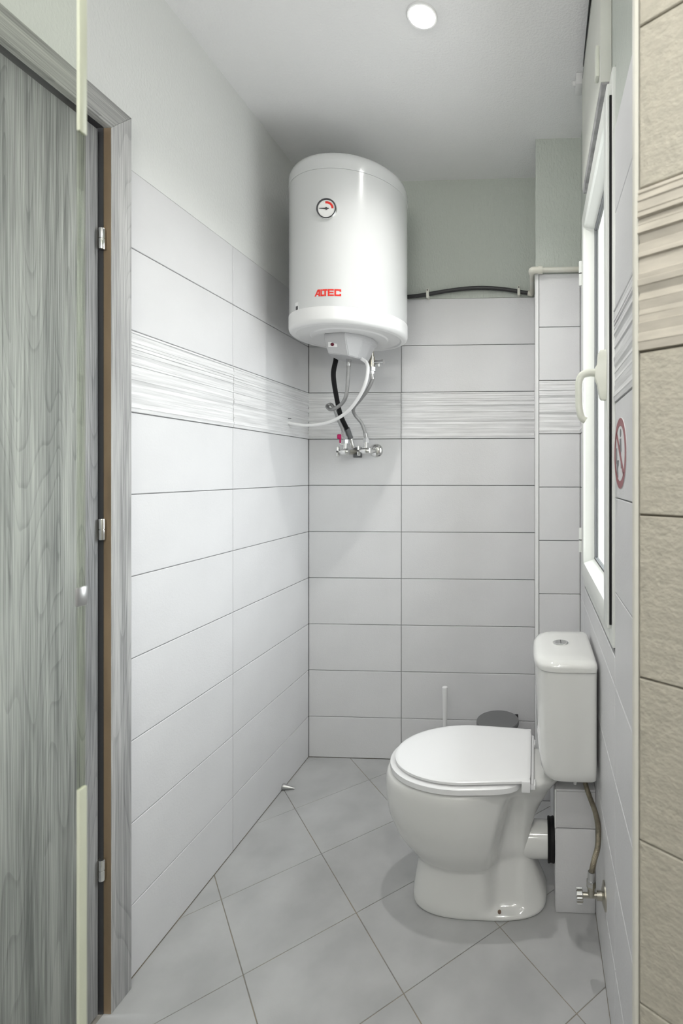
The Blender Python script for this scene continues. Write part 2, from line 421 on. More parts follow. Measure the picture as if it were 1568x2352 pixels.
# ---- back wall
bw = wall_body('wall_back', [[(XL - .1, YB + TH), (PX0 + .1, YB + TH), (PX0 + .1, YB + .15), (XL - .1, YB + .15)]],
               [[(XL - .1, YB + .002), (PX0 + .1, YB + .002), (PX0 + .1, YB + .15), (XL - .1, YB + .15)]], 1.976, M['grout'], M['paint'])
tile_run(bw, (XL, YB), (1, 0), [.4055, .5735], 1.976)
# ---- pillar in the far right corner
pw = wall_body('wall_pillar', [[(PX0 + TH, PY + TH), (XR + .1, PY + TH), (XR + .1, YB + .1), (PX0 + TH, YB + .1)]],
               [[(PX0 + .002, PY + .002), (XR + .1, PY + .002), (XR + .1, YB + .1), (PX0 + .002, YB + .1)]], 1.976, M['grout'], M['paint'])
tile_run(pw, (PX0 + .0145, PY), (1, 0), [XR - PX0 - .0145 ], 1.976)
tile_run(pw, (PX0, YB - .001), (0, -1), [YB - PY - .0155], 1.976)
def quarter(name, cx, cy, r, a_start, z0, z1, m, n=8):
    poly = [(cx, cy)] + [(cx + r * math.cos(a_start + PI / 2 * k / n), cy + r * math.sin(a_start + PI / 2 * k / n)) for k in range(n + 1)]
    return structure(prism(name, poly, z0, z1, m, smooth=True))
quarter('trim_1', PX0 + .0135, PY + .0135, .0145, PI, 0, 1.976, M['white_trim'])
# ---- right wall with the window opening
rb = XR + TH
def seg(x0, y0, y1): return [(x0, y0), (x0, y1), (XR + .2, y1), (XR + .2, y0)]
rw = wall_body('wall_right', [seg(rb, .60, WY0), seg(rb, WY1, YB + .15)], [seg(XR + .002, .60, WY0), seg(XR + .002, WY1, YB + .15)], 1.960, M['grout'], M['paint'])
o = box('masonry_below_window', (rb, WY0, -.03), (XR + .2, WY1, WZ0), M['grout'], rw)
o = box('masonry_above_window', (XR + .002, WY0, WZ1), (XR + .2, WY1, ZC), M['paint'], rw)
tile_run(rw, (XR, PY - .001), (0, -1), [PY - .001 - WY1], 1.960)
tile_run(rw, (XR, WY1), (0, -1), [WY1 - WY0], 1.960, zmax=WZ0 - .004)
tile_run(rw, (XR, WY0), (0, -1), [WY0 - .70], 1.960)
# ---- diagonal wall of the shower end (the near right edge of the view)
def dpt(tt, off=0.0):            # point along the wall, off = distance behind the tile face
    return (K0[0] + DX * tt - DY * off, K0[1] + DY * tt + DX * off)
TD = (XS - K0[0]) / DX
dw = wall_body('wall_diagonal', [[dpt(.004, TH), (XR, .70), (XS + .1, .70), dpt(TD + .1, TH)]], [[dpt(.004, .002), (XR, .70), (XS + .1, .70), dpt(TD + .1, .002)]], 1.976, M['beige_grout'], M['paint'])
tile_run(dw, dpt(.0075), (DX, DY), [.585, TD - .5925], 1.976, M['beige'], M['beige_deco'])
tr = structure(prism('trim_2', [dpt(.0075), dpt(.003, -.0005), dpt(-.001, .002), dpt(-.0035, .006), dpt(-.003, .011), dpt(.0075, .011)], 0, ZC, M['grey_trim'], smooth=True))
sw = wall_body('wall_shower', [[(XS + TH, YF - .15), (XS + TH, dpt(TD)[1] + .2), (XS + .15, dpt(TD)[1] + .2), (XS + .15, YF - .15)]],
               [[(XS + .002, YF - .15), (XS + .002, dpt(TD)[1] + .2), (XS + .15, dpt(TD)[1] + .2), (XS + .15, YF - .15)]], 1.976, M['beige_grout'], M['paint'])
tile_run(sw, (XS, dpt(TD)[1]), (0, -1), [.6, dpt(TD)[1] - YF - .6], 1.976, M['beige'], M['beige_deco'])
fw = wall_body('wall_front', [[(XL - .1, YF - TH), (XS + .1, YF - TH), (XS + .1, YF - .15), (XL - .1, YF - .15)]],
               [[(XL - .1, YF - .002), (XS + .1, YF - .002), (XS + .1, YF - .15), (XL - .1, YF - .15)]], 1.976, M['grout'], M['paint'])
tile_run(fw, (XS, YF), (-1, 0), [.6, .6, .6, XS - XL - 1.8], 1.976)

# ------------------------------------------------------------------ door
door = structure(bpy.data.objects.new('door_1', None)); C.objects.link(door)
CI, CO, CZ0, CZ1 = 1.1235, 1.182, 2.013, 2.074     # casing inner / outer edge, head
CF = -0.960                                       # casing front plane
prism('casing', [(CI, 0.0), (CO, 0.0), (CO, CZ1), (CI, CZ0)], CF, XL + .0005, M['wood_casing'], door, axis=0, bevel=.0012, smooth=True)
N0, N1 = DY0 - .045 + .006, DY0 + .006
prism('casing', [(N0, 0.0), (N1, 0.0), (N1, CZ0), (N0, CZ1)], CF, XL + .0005, M['wood_casing'], door, axis=0, bevel=.0012, smooth=True)
prism('casing_head', [(CI, CZ0), (CO, CZ1), (N0, CZ1), (N1, CZ0)], CF, XL + .0005, M['wood_head'], door, axis=0, bevel=.0012, smooth=True)
box('jamb', (XL - .1, CI - .0006, 0), (CF - .0012, DY1, DZ - .018), M['tanwood'], door)
box('jamb', (XL - .1, DY0, 0), (CF - .004, N1 - .002, DZ), M['tanwood'], door)
box('door_gap_shade', (XL - .06, N1, CZ0 + .0001), (XL + .014, CI, CZ0 + .0019), M['dark'], door)  # dark strip painting the shade between head casing and leaf
box('jamb_head', (XL - .1, N1, CZ0 + .002), (CF - .004, CI, DZ), M['tanwood'], door)
box('door_gap_shade', (XL - .06, CI - .0016, 0), (XL + .001, CI - .0002, CZ0 - .001), M['dark'], door)  # dark strip painting the shade in the gap beside the leaf
leaf = box('door_leaf', (XL - .046, N1 + .004, .006), (XL - .006, 1.1155, 2.004), M['wood'], door, bevel=.001)
for z in (1.757, 1.101, .3325):
    h = lathe('hinge', [(0, -.0235), (.0062, -.0235), (.0066, -.022), (.0066, -.0012), (.0054, -.0008), (.0054, .0008), (.0066, .0012), (.0066, .022), (.0062, .0235), (0, .0235)], (XL + .003, 1.1165, z), (0, 0, 1), M['chrome'], door, 16)
    box('hinge_plate', (XL - .008, 1.1170, z - .022), (XL + .004, 1.1225, z + .022), M['brass'], h)
# lever handle on the far side of the leaf, outside this view but part of the door
hb = lathe('handle_rose', [(0, 0), (.024, 0), (.024, .006), (.02, .008), (0, .008)], (XL, N1 + .06, 1.03), (1, 0, 0), M['steel'], door, 24)
tube('door_lever', [(XL + .006, N1 + .06, 1.03), (XL + .045, N1 + .06, 1.03), (XL + .052, N1 + .075, 1.03), (XL + .052, N1 + .17, 1.03)], .008, M['steel'], door, 12, 6)

# ------------------------------------------------------------------ window
win = structure(bpy.data.objects.new('window_1', None)); C.objects.link(win)
def frame_rect(name, y0, y1, z0, z1, wd, x0, x1, m, parent, bevel=.003, inner_slope=0.0):
    for nm, a, b in ((name + '_stile', (y0, z0), (y0 + wd, z1)), (name + '_stile', (y1 - wd, z0), (y1, z1)),
                     (name + '_rail', (y0 + wd - .001, z0), (y1 - wd + .001, z0 + wd)), (name + '_rail', (y0 + wd - .001, z1 - wd), (y1 - wd + .001, z1))):
        box(nm, (x0, a[0], a[1]), (x1, b[0], b[1]), m, parent, bevel)
FX = .1635
box('sill_gap_shade', (XR + .011, WY0, WZ0 - .001), (XR + .05, WY1, WZ0 + .0145), M['gasket'], win)  # shadow gap under the frame, its shade put into a dark strip
frame_rect('frame', WY0 + .003, WY1 - .004, WZ0 + .014, WZ1 - .003, .045, FX, FX + .065, M['pvc'], win)
SY0, SY1, SZ0, SZ1 = WY0 + .014, WY1 - .055, WZ0 + .052, WZ1 - .030
frame_rect('sash', SY0, SY1, SZ0, SZ1, .050, FX - .010, FX + .050, M['pvc'], win, .004)
# sloped glazing beads, gasket, pane
GY0, GY1, GZ0, GZ1, GX = SY0 + .050, SY1 - .050, SZ0 + .050, SZ1 - .050, FX + .027
def bead(pts0, pts1):
    bm = bmesh.new(); add_loft(bm, [pts0, pts1]); return bmo('glazing_bead', bm, M['pvc'], win)
b_, gx = .012, GX - .002
for (ya, yb) in ((GY1, GY1 - b_), (GY0, GY0 + b_)):
    bead([(FX - .002, ya, GZ0), (gx, ya, GZ0), (gx, yb, GZ0 + b_)], [(FX - .002, ya, GZ1), (gx, ya, GZ1), (gx, yb, GZ1 - b_)])
for (za, zb) in ((GZ0, GZ0 + b_), (GZ1, GZ1 - b_)):
    bead([(FX - .002, GY0, za), (gx, GY0, za), (gx, GY0 + b_, zb)], [(FX - .002, GY1, za), (gx, GY1, za), (gx, GY1 - b_, zb)])
q = .006
for nm, a, b in (('gasket', (GY0 + b_, GZ0 + b_), (GY0 + b_ + q, GZ1 - b_)), ('gasket', (GY1 - b_ - q, GZ0 + b_), (GY1 - b_, GZ1 - b_)),
                 ('gasket', (GY0 + b_, GZ0 + b_), (GY1 - b_, GZ0 + b_ + q)), ('gasket', (GY0 + b_, GZ1 - b_ - q), (GY1 - b_, GZ1 - b_))):
    box(nm, (gx - .0005, a[0], a[1]), (gx + .0115, b[0], b[1]), M['gasket'], win)
box('pane', (GX + .001, GY0 + b_ + q, GZ0 + b_ + q), (GX + .017, GY1 - b_ - q, GZ1 - b_ - q), M['glass'], win)
box('rebate_strip', (FX - .0050, SY0 - .0052, SZ0 + .01), (FX + .002, SY0 - .0008, SZ1 - .03), M['black'], win)  # thin black strip in the gap between sash and frame
for z in (1.888, 1.008):
    hh = lathe('window_hinge', [(0, -.04), (.0065, -.04), (.007, -.038), (.007, -.0015), (.005, -.001), (.005, .001), (.007, .0015), (.007, .038), (.0065, .04), (0, .04)],
          (FX - .012, SY1 + .004, z), (0, 0, 1), M['pvc'], win, 14)
    lathe('hinge_washer', [(0, -.0012), (.0069, -.0012), (.0069, .0012), (0, .0012)], (FX - .012, SY1 + .004, z), (0, 0, 1), M['black'], hh, 14)
# handle: tapering base on the near stile, lever coming out into the room and turning down
hx, hy = FX - .010, SY0 + .0145
def hp(z, w, d): return [(hx + .001, hy - w, z), (hx - d, hy - w * .7, z), (hx - d, hy + w * .7, z), (hx + .001, hy + w, z)]
bm = bmesh.new(); add_loft(bm, [hp(1.386, .010, .010), hp(1.391, .0115, .0135), hp(1.405, .012, .0155), hp(1.422, .0125, .019), hp(1.434, .0125, .024), hp(1.456, .0125, .024), hp(1.464, .0125, .019), hp(1.488, .0115, .0165), hp(1.495, .009, .013)])
bmesh.ops.bevel(bm, geom=bm.edges[:], offset=.0008, segments=2, affect='EDGES')
hbase = bmo('window_handle', bm, M['cream'], win, True, 50)
tube('handle_lever', [(hx - .022, hy, 1.446), (hx - .038, hy, 1.446), (hx - .052, hy, 1.440), (hx - .058, hy, 1.424), (hx - .058, hy, 1.40), (hx - .057, hy, 1.37), (hx - .052, hy, 1.350), (hx - .043, hy, 1.343)],
     .0085, M['cream'], hbase, 12, 5)
# roller shutter box above the window
sb = thing('shutter_box', 'cream painted shutter box above the window with rough grey underside', 'shutter box', (.157, 1.37, 2.10))
BX, BY0, BY1, BZ = .1455, 1.157, 1.60, 2.100
box('box_face', (BX, BY0, BZ), (XR + .0015, BY1, ZC - .03), M['boxpaint'], sb, .0015)
bm = bmesh.new()
n = 24; top, bot = [], []
rr = random.Random(3)
rings = []
for i in range(n + 1):
    y = BY0 + .002 + (BY1 - BY0 - .004) * i / n; d = .010 if i not in (0, n) else .004; jz = rr.uniform(-.0015, .0015) - (.006 if i > n - 3 else 0)
    rings.append([(BX + .001, y, BZ + .001), (BX + .003 + rr.uniform(0, .001), y, BZ - d + jz), (XR - .004, y, BZ - d + jz + rr.uniform(-.001, .001)), (XR + .001, y, BZ + .001)])
add_loft(bm, rings); bmo('plaster_edge', bm, M['plaster'], sb)
box('strap_guide', (BX - .009, 1.172, 2.125), (BX + .0005, 1.196, 2.196), M['cream'], sb, .003)
box('cover_seam', (BX - .0006, BY0 + .004, ZC - .045), (BX + .001, BY1 - .01, ZC - .042), M['gasket'], sb)
bm = bmesh.new(); add_loft(bm, [[(BX - .006, .98, ZC - .05), (BX + .012, .98, ZC - .05), (BX + .012, .98, ZC - .0005), (BX - .006, .98, ZC - .0005)],
                                [(BX - .004, 1.30, ZC - .034), (BX + .012, 1.30, ZC - .034), (BX + .012, 1.30, ZC - .0005), (BX - .004, 1.30, ZC - .0005)],
                                [(BX + .001, 1.585, ZC - .012), (BX + .012, 1.585, ZC - .012), (BX + .012, 1.585, ZC - .0005), (BX + .001, 1.585, ZC - .0005)]])
bmo('dark_gap_strip', bm, M['black'], sb); adopt(sb)  # tapering black strip along the gap at the ceiling
lt = thing('plastic_latch', 'small clear plastic latch at the ceiling above the shutter box', 'latch', (.13, 1.66, 2.46))
box('latch_body', (.128, 1.62, 2.447), (.150, 1.675, ZC - .0005), M['whiteplastic'], lt, .003)
tube('latch_knob', [(.1275, 1.64, 2.462), (.119, 1.64, 2.462)], .008, M['whiteplastic'], lt, 12, 0); adopt(lt)

# prohibition sticker on the right wall
sg = thing('prohibition_sign', 'round red prohibition sticker with a standing figure and toilet, beside the window', 'sign', (XR, 1.03, 1.267))
SC = (1.031, 1.267)              # centre (y, z)
def disc(r, n=40, r0=None):
    return [(SC[0] + r * math.cos(2 * PI * i / n), SC[1] + r * math.sin(2 * PI * i / n)) for i in range(n)]
prism('sticker_base', disc(.071), XR - .0008, XR + .0004, M['signwhite'], sg, axis=0)
def flat(name, polys, m, x):
    bm = bmesh.new()
    for p in polys: add_prism(bm, [(SC[0] - u, SC[1] + v) for u, v in p], x - .0003, x, axis=0)
    return bmo(name, bm, m, sg)
ringp = []
for i in range(48):
    a, b = 2 * PI * i / 48, 2 * PI * (i + 1) / 48
    ringp.append([(.070 * math.cos(a), .070 * math.sin(a)), (.070 * math.cos(b), .070 * math.sin(b)), (.055 * math.cos(b), .055 * math.sin(b)), (.055 * math.cos(a), .055 * math.sin(a))])
def circ(u, v, r, n=14): return [(u + r * math.cos(2 * PI * i / n), v + r * math.sin(2 * PI * i / n)) for i in range(n)]
man = [circ(.006, .040, .0085), [(-.004, .029), (.014, .029), (.018, .004), (.013, .002), (.012, -.006), (.017, -.030), (.009, -.030), (.006, -.006), (-.003, -.004), (-.001, .004), (-.012, .008), (-.013, .014), (-.004, .018)]]
wc = [[(-.046, .012), (-.036, .012), (-.036, -.020), (-.046, -.020)], [(-.036, -.013), (-.012, -.013), (-.014, -.022), (-.024, -.030), (-.020, -.048), (-.038, -.048), (-.040, -.020)]]
flat('figure', man, M['signgrey'], XR - .0007); flat('toilet_symbol', wc, M['signgrey'], XR - .0007)
a = math.radians(135); dx, dy = math.cos(a), math.sin(a); nx_, ny_ = -dy * .006, dx * .006
flat('red_ring', ringp + [[(dx * .06 + nx_, dy * .06 + ny_), (dx * .06 - nx_, dy * .06 - ny_), (-dx * .06 - nx_, -dy * .06 - ny_), (-dx * .06 + nx_, -dy * .06 + ny_)]], M['signred'], XR - .0010)
adopt(sg)

# ------------------------------------------------------------------ lamps
def downlight(name, x, y, label, spec):
    d = thing(name, label, 'lamp', (x, y, ZC))
    lathe('lamp_ring', [(.036, 0), (.0425, 0), (.0425, -.003), (.0405, -.0055), (.036, -.0055), (.034, -.003), (.034, 0)], (x, y, ZC), (0, 0, 1), M['white_trim'], d, 40)
    lathe('lamp_lens', [(0, -.012), (.012, -.0115), (.024, -.0095), (.0325, -.005), (.0335, -.0005), (0, -.0005)], (x, y, ZC), (0, 0, 1), M['lens'], d, 40)
    adopt(d)
    l = bpy.data.lights.new(name + '_light', 'SPOT'); l.energy = spec['power']; l.color = spec['color']; l.spot_size = spec['size']; l.spot_blend = spec['blend']; l.shadow_soft_size = .02
    o = bpy.data.objects.new(name + '_light', l); o.location = (x, y, ZC - .042); C.objects.link(o)
downlight('ceiling_downlight', -.309, 1.398, 'small round glowing downlight in the white ceiling above the toilet area', LAMP_MAIN)
downlight('ceiling_downlight', .02, .05, 'round downlight in the ceiling over the shower end, behind the camera', LAMP_REAR)

vl = thing('vanity_lamp', 'three-bulb wall lamp high on the wall behind the camera', 'lamp', (-.25, YF, 1.95))
box('lamp_bar', (-.50, YF - .0005, 1.93), (0.0, YF + .025, 1.97), M['chrome'], vl, .004)
for x in (-.42, -.25, -.08):
    lathe('bulb', [(0, -.03), (.016, -.028), (.030, -.010), (.034, .008), (.028, .026), (.014, .036), (0, .037)], (x, YF + .07, 1.94), (0, 0, 1), M['lens'], vl, 24)
    tube('bulb_holder', [(x, YF + .02, 1.95), (x, YF + .045, 1.95)], .012, M['chrome'], vl, 12, 0)
    l = bpy.data.lights.new('bulb_light', 'POINT'); l.energy = VANITY['power']; l.color = VANITY['color']; l.shadow_soft_size = .03
    o = bpy.data.objects.new('bulb_light', l); o.location = (x, YF + .14, 1.94); C.objects.link(o)
adopt(vl)
# ------------------------------------------------------------------ water heater
HX, HY, HR = -.690, 1.893, .210
wh = thing('water_heater', 'tall white cylindrical water heater hung in the corner above tangled hoses', 'water heater', (HX, HY, 1.72))
lathe('tank_shell', [(HR - .004, 1.785), (HR, 1.7865), (HR, 2.2435), (HR - .004, 2.245)], (HX, HY, 0), (0, 0, 1), M['enamel'], wh, 96)
def arc(r, z, rad, a0, a1, n=8): return [(r + rad * math.cos(math.radians(a0 + (a1 - a0) * i / n)), z + rad * math.sin(math.radians(a0 + (a1 - a0) * i / n))) for i in range(n + 1)]
lathe('top_cap', [(HR - .004, 2.2435), (HR + .0012, 2.2445)] + arc(HR + .0012 - .045, 2.270, .045, 0, 90, 10) + [(.09, 2.322), (0, 2.324)], (HX, HY, 0), (0, 0, 1), M['enamel'], wh, 96, 30)
lathe('bottom_cap', [(HR - .004, 1.7865), (HR + .0012, 1.7855), (HR + .0012, 1.752)] + arc(HR + .0012 - .016, 1.746, .016, 0, -90, 8) + [(HR - .022, 1.7285), (HR - .027, 1.733), (.14, 1.733), (.135, 1.729), (0, 1.729)], (HX, HY, 0), (0, 0, 1), M['cap'], wh, 96, 30)
gd = lathe('thermometer', [(0, -.002), (.0350, -.002), (.0350, .0055), (.0335, .0075), (.0305, .0075), (.030, .0045), (0, .0045)], (-.692, HY - HR + .002, 2.108), (0, -1, 0), M['chrome'], wh, 48)
gy = HY - HR + .002
lathe('dial_ring', [(.0300, .0052), (.0332, .0082), (.0300, .0086), (.0288, .0056)], (-.692, gy, 2.108), (0, -1, 0), M['dark'], gd, 48)
lathe('dial_face', [(0, .0052), (.0300, .0052), (.030, .0046), (0, .0046)], (-.692, gy, 2.108), (0, -1, 0), M['dial'], gd, 48)
gb = bmesh.new()
for i in range(12):
    a, b = math.radians(100 - 100 * i / 12), math.radians(100 - 100 * (i + 1) / 12)
    add_prism(gb, [(-.692 + r * math.cos(t_), 2.108 + r * math.sin(t_)) for r, t_ in ((.017, a), (.024, a), (.024, b), (.017, b))], gy - .0056, gy - .0050, axis=1)
bmo('red_zone', gb, M['red'], gd)
gb = bmesh.new(); add_prism(gb, [(-.716, 2.1075 + .0006), (-.716, 2.1075 + .0022), (-.692, 2.1105), (-.683, 2.109), (-.683, 2.107), (-.692, 2.1055)], gy - .0066, gy - .006, axis=1)
add_lathe(gb, [(0, .005), (.0042, .005), (.0042, .0074), (0, .0076)], (-.692, gy, 2.108), (0, -1, 0), 16)
bmo('needle', gb, M['dark'], gd)
# lettering bent round the shell
def on_shell(u, z, off): # u: arc length right of the front line
    a = u / HR; return (HX + (HR + off) * math.sin(a), HY - (HR + off) * math.cos(a), z)
def letter(polys, u0, z0, s, m, name='letter'):
    bm = bmesh.new()
    for (ua, va, ub, vb, *sk) in polys:
        sl = sk[0] if sk else 0
        n = max(1, int((ub - ua) / 12)); rows = []
        for v in (va, vb):
            off = 0 if v == va else sl
            rows.append([[bm.verts.new(on_shell(u0 + s * (ua + off + (ub - ua) * i / n), z0 + s * v, d)) for i in range(n + 1)] for d in (.0001, .0006)])
        for i in range(n):
            bm.faces.new((rows[0][1][i], rows[0][1][i + 1], rows[1][1][i + 1], rows[1][1][i]))
        for i in range(n):
            bm.faces.new((rows[0][0][i], rows[0][0][i + 1], rows[0][1][i + 1], rows[0][1][i])); bm.faces.new((rows[1][1][i], rows[1][1][i + 1], rows[1][0][i + 1], rows[1][0][i]))
        bm.faces.new((rows[0][0][0], rows[0][1][0], rows[1][1][0], rows[1][0][0])); bm.faces.new((rows[0][1][n], rows[0][0][n], rows[1][0][n], rows[1][1][n]))
    return bmo(name, bm, m, wh)
LS = .0915 / 230; U0 = -.0463; Z0 = 1.8185
letter([(0, 0, 14, 57, 30), (38, 0, 52, 57, 0), (30, 44, 52, 57), (20, 12, 40, 23)], U0, Z0, LS, M['red'])           # A
letter([(56, 0, 69, 57), (56, 0, 88, 13)], U0, Z0, LS, M['red'])                                                     # L
letter([(73, 44, 117, 57), (91, 0, 105, 57)], U0, Z0, LS, M['red'])                                                 # T
letter([(120, 0, 134, 57), (120, 0, 170, 12), (120, 23, 168, 34), (120, 45, 170, 57)], U0, Z0, LS, M['red'])         # E
letter([(175, 0, 189, 57), (175, 0, 230, 13), (175, 44, 230, 57), (217, 8, 230, 20), (217, 37, 230, 50)], U0, Z0, LS, M['red'])  # C
letter([(0, 0, 20, 30)], -.140, 1.782, .001, M['whiteplastic'], 'sticker')
letter([(0, 0, 14, 13)], -.1375, 1.786, .001, M['dark'], 'sticker_print')
# terminal cover under the tank
def cov(z, pts): return [(x, y, z) for x, y in pts]
P0 = [(-.766, 1.850), (-.752, 1.806), (-.672, 1.797), (-.622, 1.838), (-.600, 1.888), (-.602, 1.945), (-.640, 1.984), (-.72, 1.984), (-.762, 1.940)]
P2 = [(-.766, 1.850), (-.752, 1.806), (-.672, 1.799), (-.626, 1.842), (-.608, 1.890), (-.610, 1.940), (-.645, 1.978), (-.72, 1.980), (-.762, 1.935)]
P3 = [(-.754, 1.862), (-.742, 1.818), (-.668, 1.818), (-.643, 1.850), (-.636, 1.890), (-.637, 1.935), (-.655, 1.965), (-.72, 1.966), (-.750, 1.930)]
bm = bmesh.new(); add_loft(bm, [cov(1.7292, P0), cov(1.7150, P0), cov(1.706, P2), [(x, y, 1.660 - .12 * (x + .75)) for x, y in P3]][::-1])
bmesh.ops.bevel(bm, geom=[e for e in bm.edges if not e.is_boundary], offset=.0025, segments=2, affect='EDGES')
cv = bmo('terminal_cover', bm, M['cover'], wh, True, 14)
lathe('pilot_lamp', [(0, 0), (.006, 0), (.006, .005), (.004, .0065), (0, .007)], (-.722, 1.8075, 1.689), (0, -.95, -.3), M['darkred'], cv, 18)
box('switch_plate', (-.738, 1.8065, 1.680), (-.706, 1.812, 1.697), M['cap'], cv)
for (x, y) in ((HX - .1, YB), (HX + .1, YB)):
    box('mounting_bracket', (x - .02, HY + .17, 2.10), (x + .02, YB + .0005, 2.16), M['enamel'], wh)
tube('pipe_stub', [(-.633, 1.972, 1.732), (-.633, 1.972, 1.672)], .008, M['brass'], wh, 12, 0)
adopt(wh)
def hose(name, label, pts, r, m, ferr, cat='hose', group=None):
    t_ = thing(name, label, cat, pts[-1], group)
    tube('hose_body', pts, r, m, t_, 12, 8)
    if ferr:
        for p, q_ in ((Vector(pts[0]), Vector(pts[1])), (Vector(pts[-1]), Vector(pts[-2]))):
            d = (q_ - p).normalized(); tube('ferrule', [p, p + d * .022], r * 1.28, M['steel'], t_, 14, 0)
            tube('nut', [p - d * .010, p + d * .003], r * 1.6, M['steel'], t_, 6, 0)
    adopt(t_); return t_
black = [(-.770, 1.975, 1.728), (-.772, 1.965, 1.67), (-.778, 1.955, 1.609), (-.784, 2.0, 1.533), (-.786, 2.05, 1.465), (-.780, 2.105, 1.412)]
tt_ = hose('black_hose', 'thick black rubber hose, leftmost below the water heater', black, .0093, M['black'], False)
bx = thing('hose_connector', 'chrome coupling joining the black hose to the left wall valve', 'connector', (-.776, 2.12, 1.39))
tube('coupling', [(-.780, 2.105, 1.415), (-.773, 2.125, 1.375)], .0115, M['gasket'], bx, 12, 0)
tube('coupling_pipe', [(-.773, 2.125, 1.378), (-.765, 2.135, 1.335)], .010, M['chrome'], bx, 12, 0); adopt(bx)
hose('braided_hose', 'steel braided hose looping once between the heater centre and left valve',
     [(-.693, 1.890, 1.650), (-.695, 1.885, 1.585), (-.704, 1.895, 1.527), (-.725, 1.915, 1.497), (-.766, 1.955, 1.482), (-.812, 2.01, 1.481), (-.838, 2.040, 1.498), (-.824, 2.045, 1.507), (-.804, 2.030, 1.486), (-.797, 2.053, 1.446), (-.791, 2.078, 1.415), (-.785, 2.095, 1.380)], .0067, M['braid'], True, group=None)
hose('braided_hose', 'steel braided hose bending from the safety valve to the right wall valve',
     [(-.633, 1.972, 1.617), (-.631, 1.975, 1.595), (-.655, 1.99, 1.556), (-.693, 2.02, 1.523), (-.732, 2.05, 1.493), (-.739, 2.08, 1.470), (-.717, 2.1, 1.436), (-.704, 2.112, 1.390), (-.702, 2.115, 1.374)], .0067, M['braid'], True)
hose('power_cable', 'white power cable curving from heater cover to the left wall',
     [(-.648, 1.880, 1.657), (-.612, 1.848, 1.63), (-.602, 1.83, 1.595), (-.615, 1.84, 1.552), (-.651, 1.87, 1.505), (-.711, 1.91, 1.457), (-.794, 1.95, 1.425), (-.895, 1.985, 1.417), (-.9795, 2.002, 1.428)], .0063, M['whitecable'], False, 'cable')
cl = thing('cable_clip', 'tiny clip holding the white cable end on the left wall', 'clip', (XL, 2.002, 1.43))
box('clip_body', (XL - .0005, 1.998, 1.422), (XL + .009, 2.004, 1.436), M['whiteplastic'], cl, .001)
tube('clip_nail', [(XL, 2.001, 1.446), (XL + .012, 2.001, 1.446)], .0014, M['dark'], cl, 8, 0); adopt(cl)
sv = thing('safety_valve', 'brass safety valve with side nipple under the heater right side', 'valve', (-.633, 1.972, 1.65))
tube('valve_body', [(-.633, 1.972, 1.680), (-.633, 1.972, 1.632)], .0125, M['brass'], sv, 16, 0)
tube('valve_nut', [(-.633, 1.972, 1.640), (-.633, 1.972, 1.625)], .0155, M['steel'], sv, 6, 0)
tube('side_nipple', [(-.625, 1.972, 1.659), (-.592, 1.968, 1.659)], .008, M['steel'], sv, 14, 0)
tube('nipple_cap', [(-.592, 1.968, 1.659), (-.584, 1.967, 1.659)], .010, M['steel'], sv, 14, 0)
tube('drain_screw', [(-.604, 1.967, 1.652), (-.604, 1.967, 1.642)], .0045, M['chrome'], sv, 10, 0); adopt(sv)
def angle_valve(name, label, x, z, yv, flange, red):
    v = thing(name, label, 'valve', (x, YB, z))
    if flange: lathe('flange', [(0, 0), (.030, 0), (.029, .003), (.018, .010), (.012, .012), (0, .012)], (x + .022, YB + .0005, z + .004), (0, -1, 0), M['chrome'], v, 36)
    else: box('wall_escutcheon', (x + .005, YB - .006, z - .022), (x + .042, YB + .0005, z + .022), M['gasket'], v, .002)
    tube('inlet', [(x + .020, YB - .002, z + .003), (x + .004, YB - .040, z), (x + .002, yv, z)], .0105, M['brass'] if not flange else M['chrome'], v, 14, 0)
    lathe('valve_body', [(0, -.016), (.012, -.016), (.0145, -.008), (.0145, .008), (.012, .016), (0, .016)], (x, yv, z), (1, 0, 0), M['chrome'], v, 20)
    tube('outlet', [(x, yv, z + .008), (x + .001, yv, z + .036)], .0085, M['chrome'], v, 14, 0)
    tube('outlet_nut', [(x + .001, yv, z + .034), (x + .001, yv, z + .050)], .0135, M['steel'], v, 6, 0)
    tube('spindle', [(x - .014, yv, z), (x - .026, yv, z)], .006, M['chrome'], v, 12, 0)
    k = box('valve_knob', (x - .034, yv - .010, z - .020), (x - .025, yv + .010, z + .022), M['chrome'], v, .003)
    lathe('knob_screw', [(0, 0), (.004, 0), (.004, .001), (0, .001)], (x - .0295, yv - .0100, z), (0, -1, 0), M['dark'], k, 14)
    if red:
        bm = bmesh.new(); add_box(bm, (x - .020, yv - .012, z + .036), (x - .015, yv - .006, z + .066)); add_box(bm, (x - .030, yv - .014, z + .052), (x - .012, yv - .006, z + .072), .004)
        bmo('red_lever', bm, M['redplastic'], v)
        tube('lever_pin', [(x - .0175, yv - .009, z + .042), (x - .0175, yv - .009, z + .030), (x, yv - .004, z + .030)], .003, M['steel'], v, 8, 0)
    adopt(v)
angle_valve('angle_valve', 'chrome angle valve with magenta lever, left of the two under the heater', -.786, 1.318, 2.100, False, True)
angle_valve('angle_valve', 'chrome angle valve on a round flange, right of the two under the heater', -.704, 1.322, 2.115, True, False)

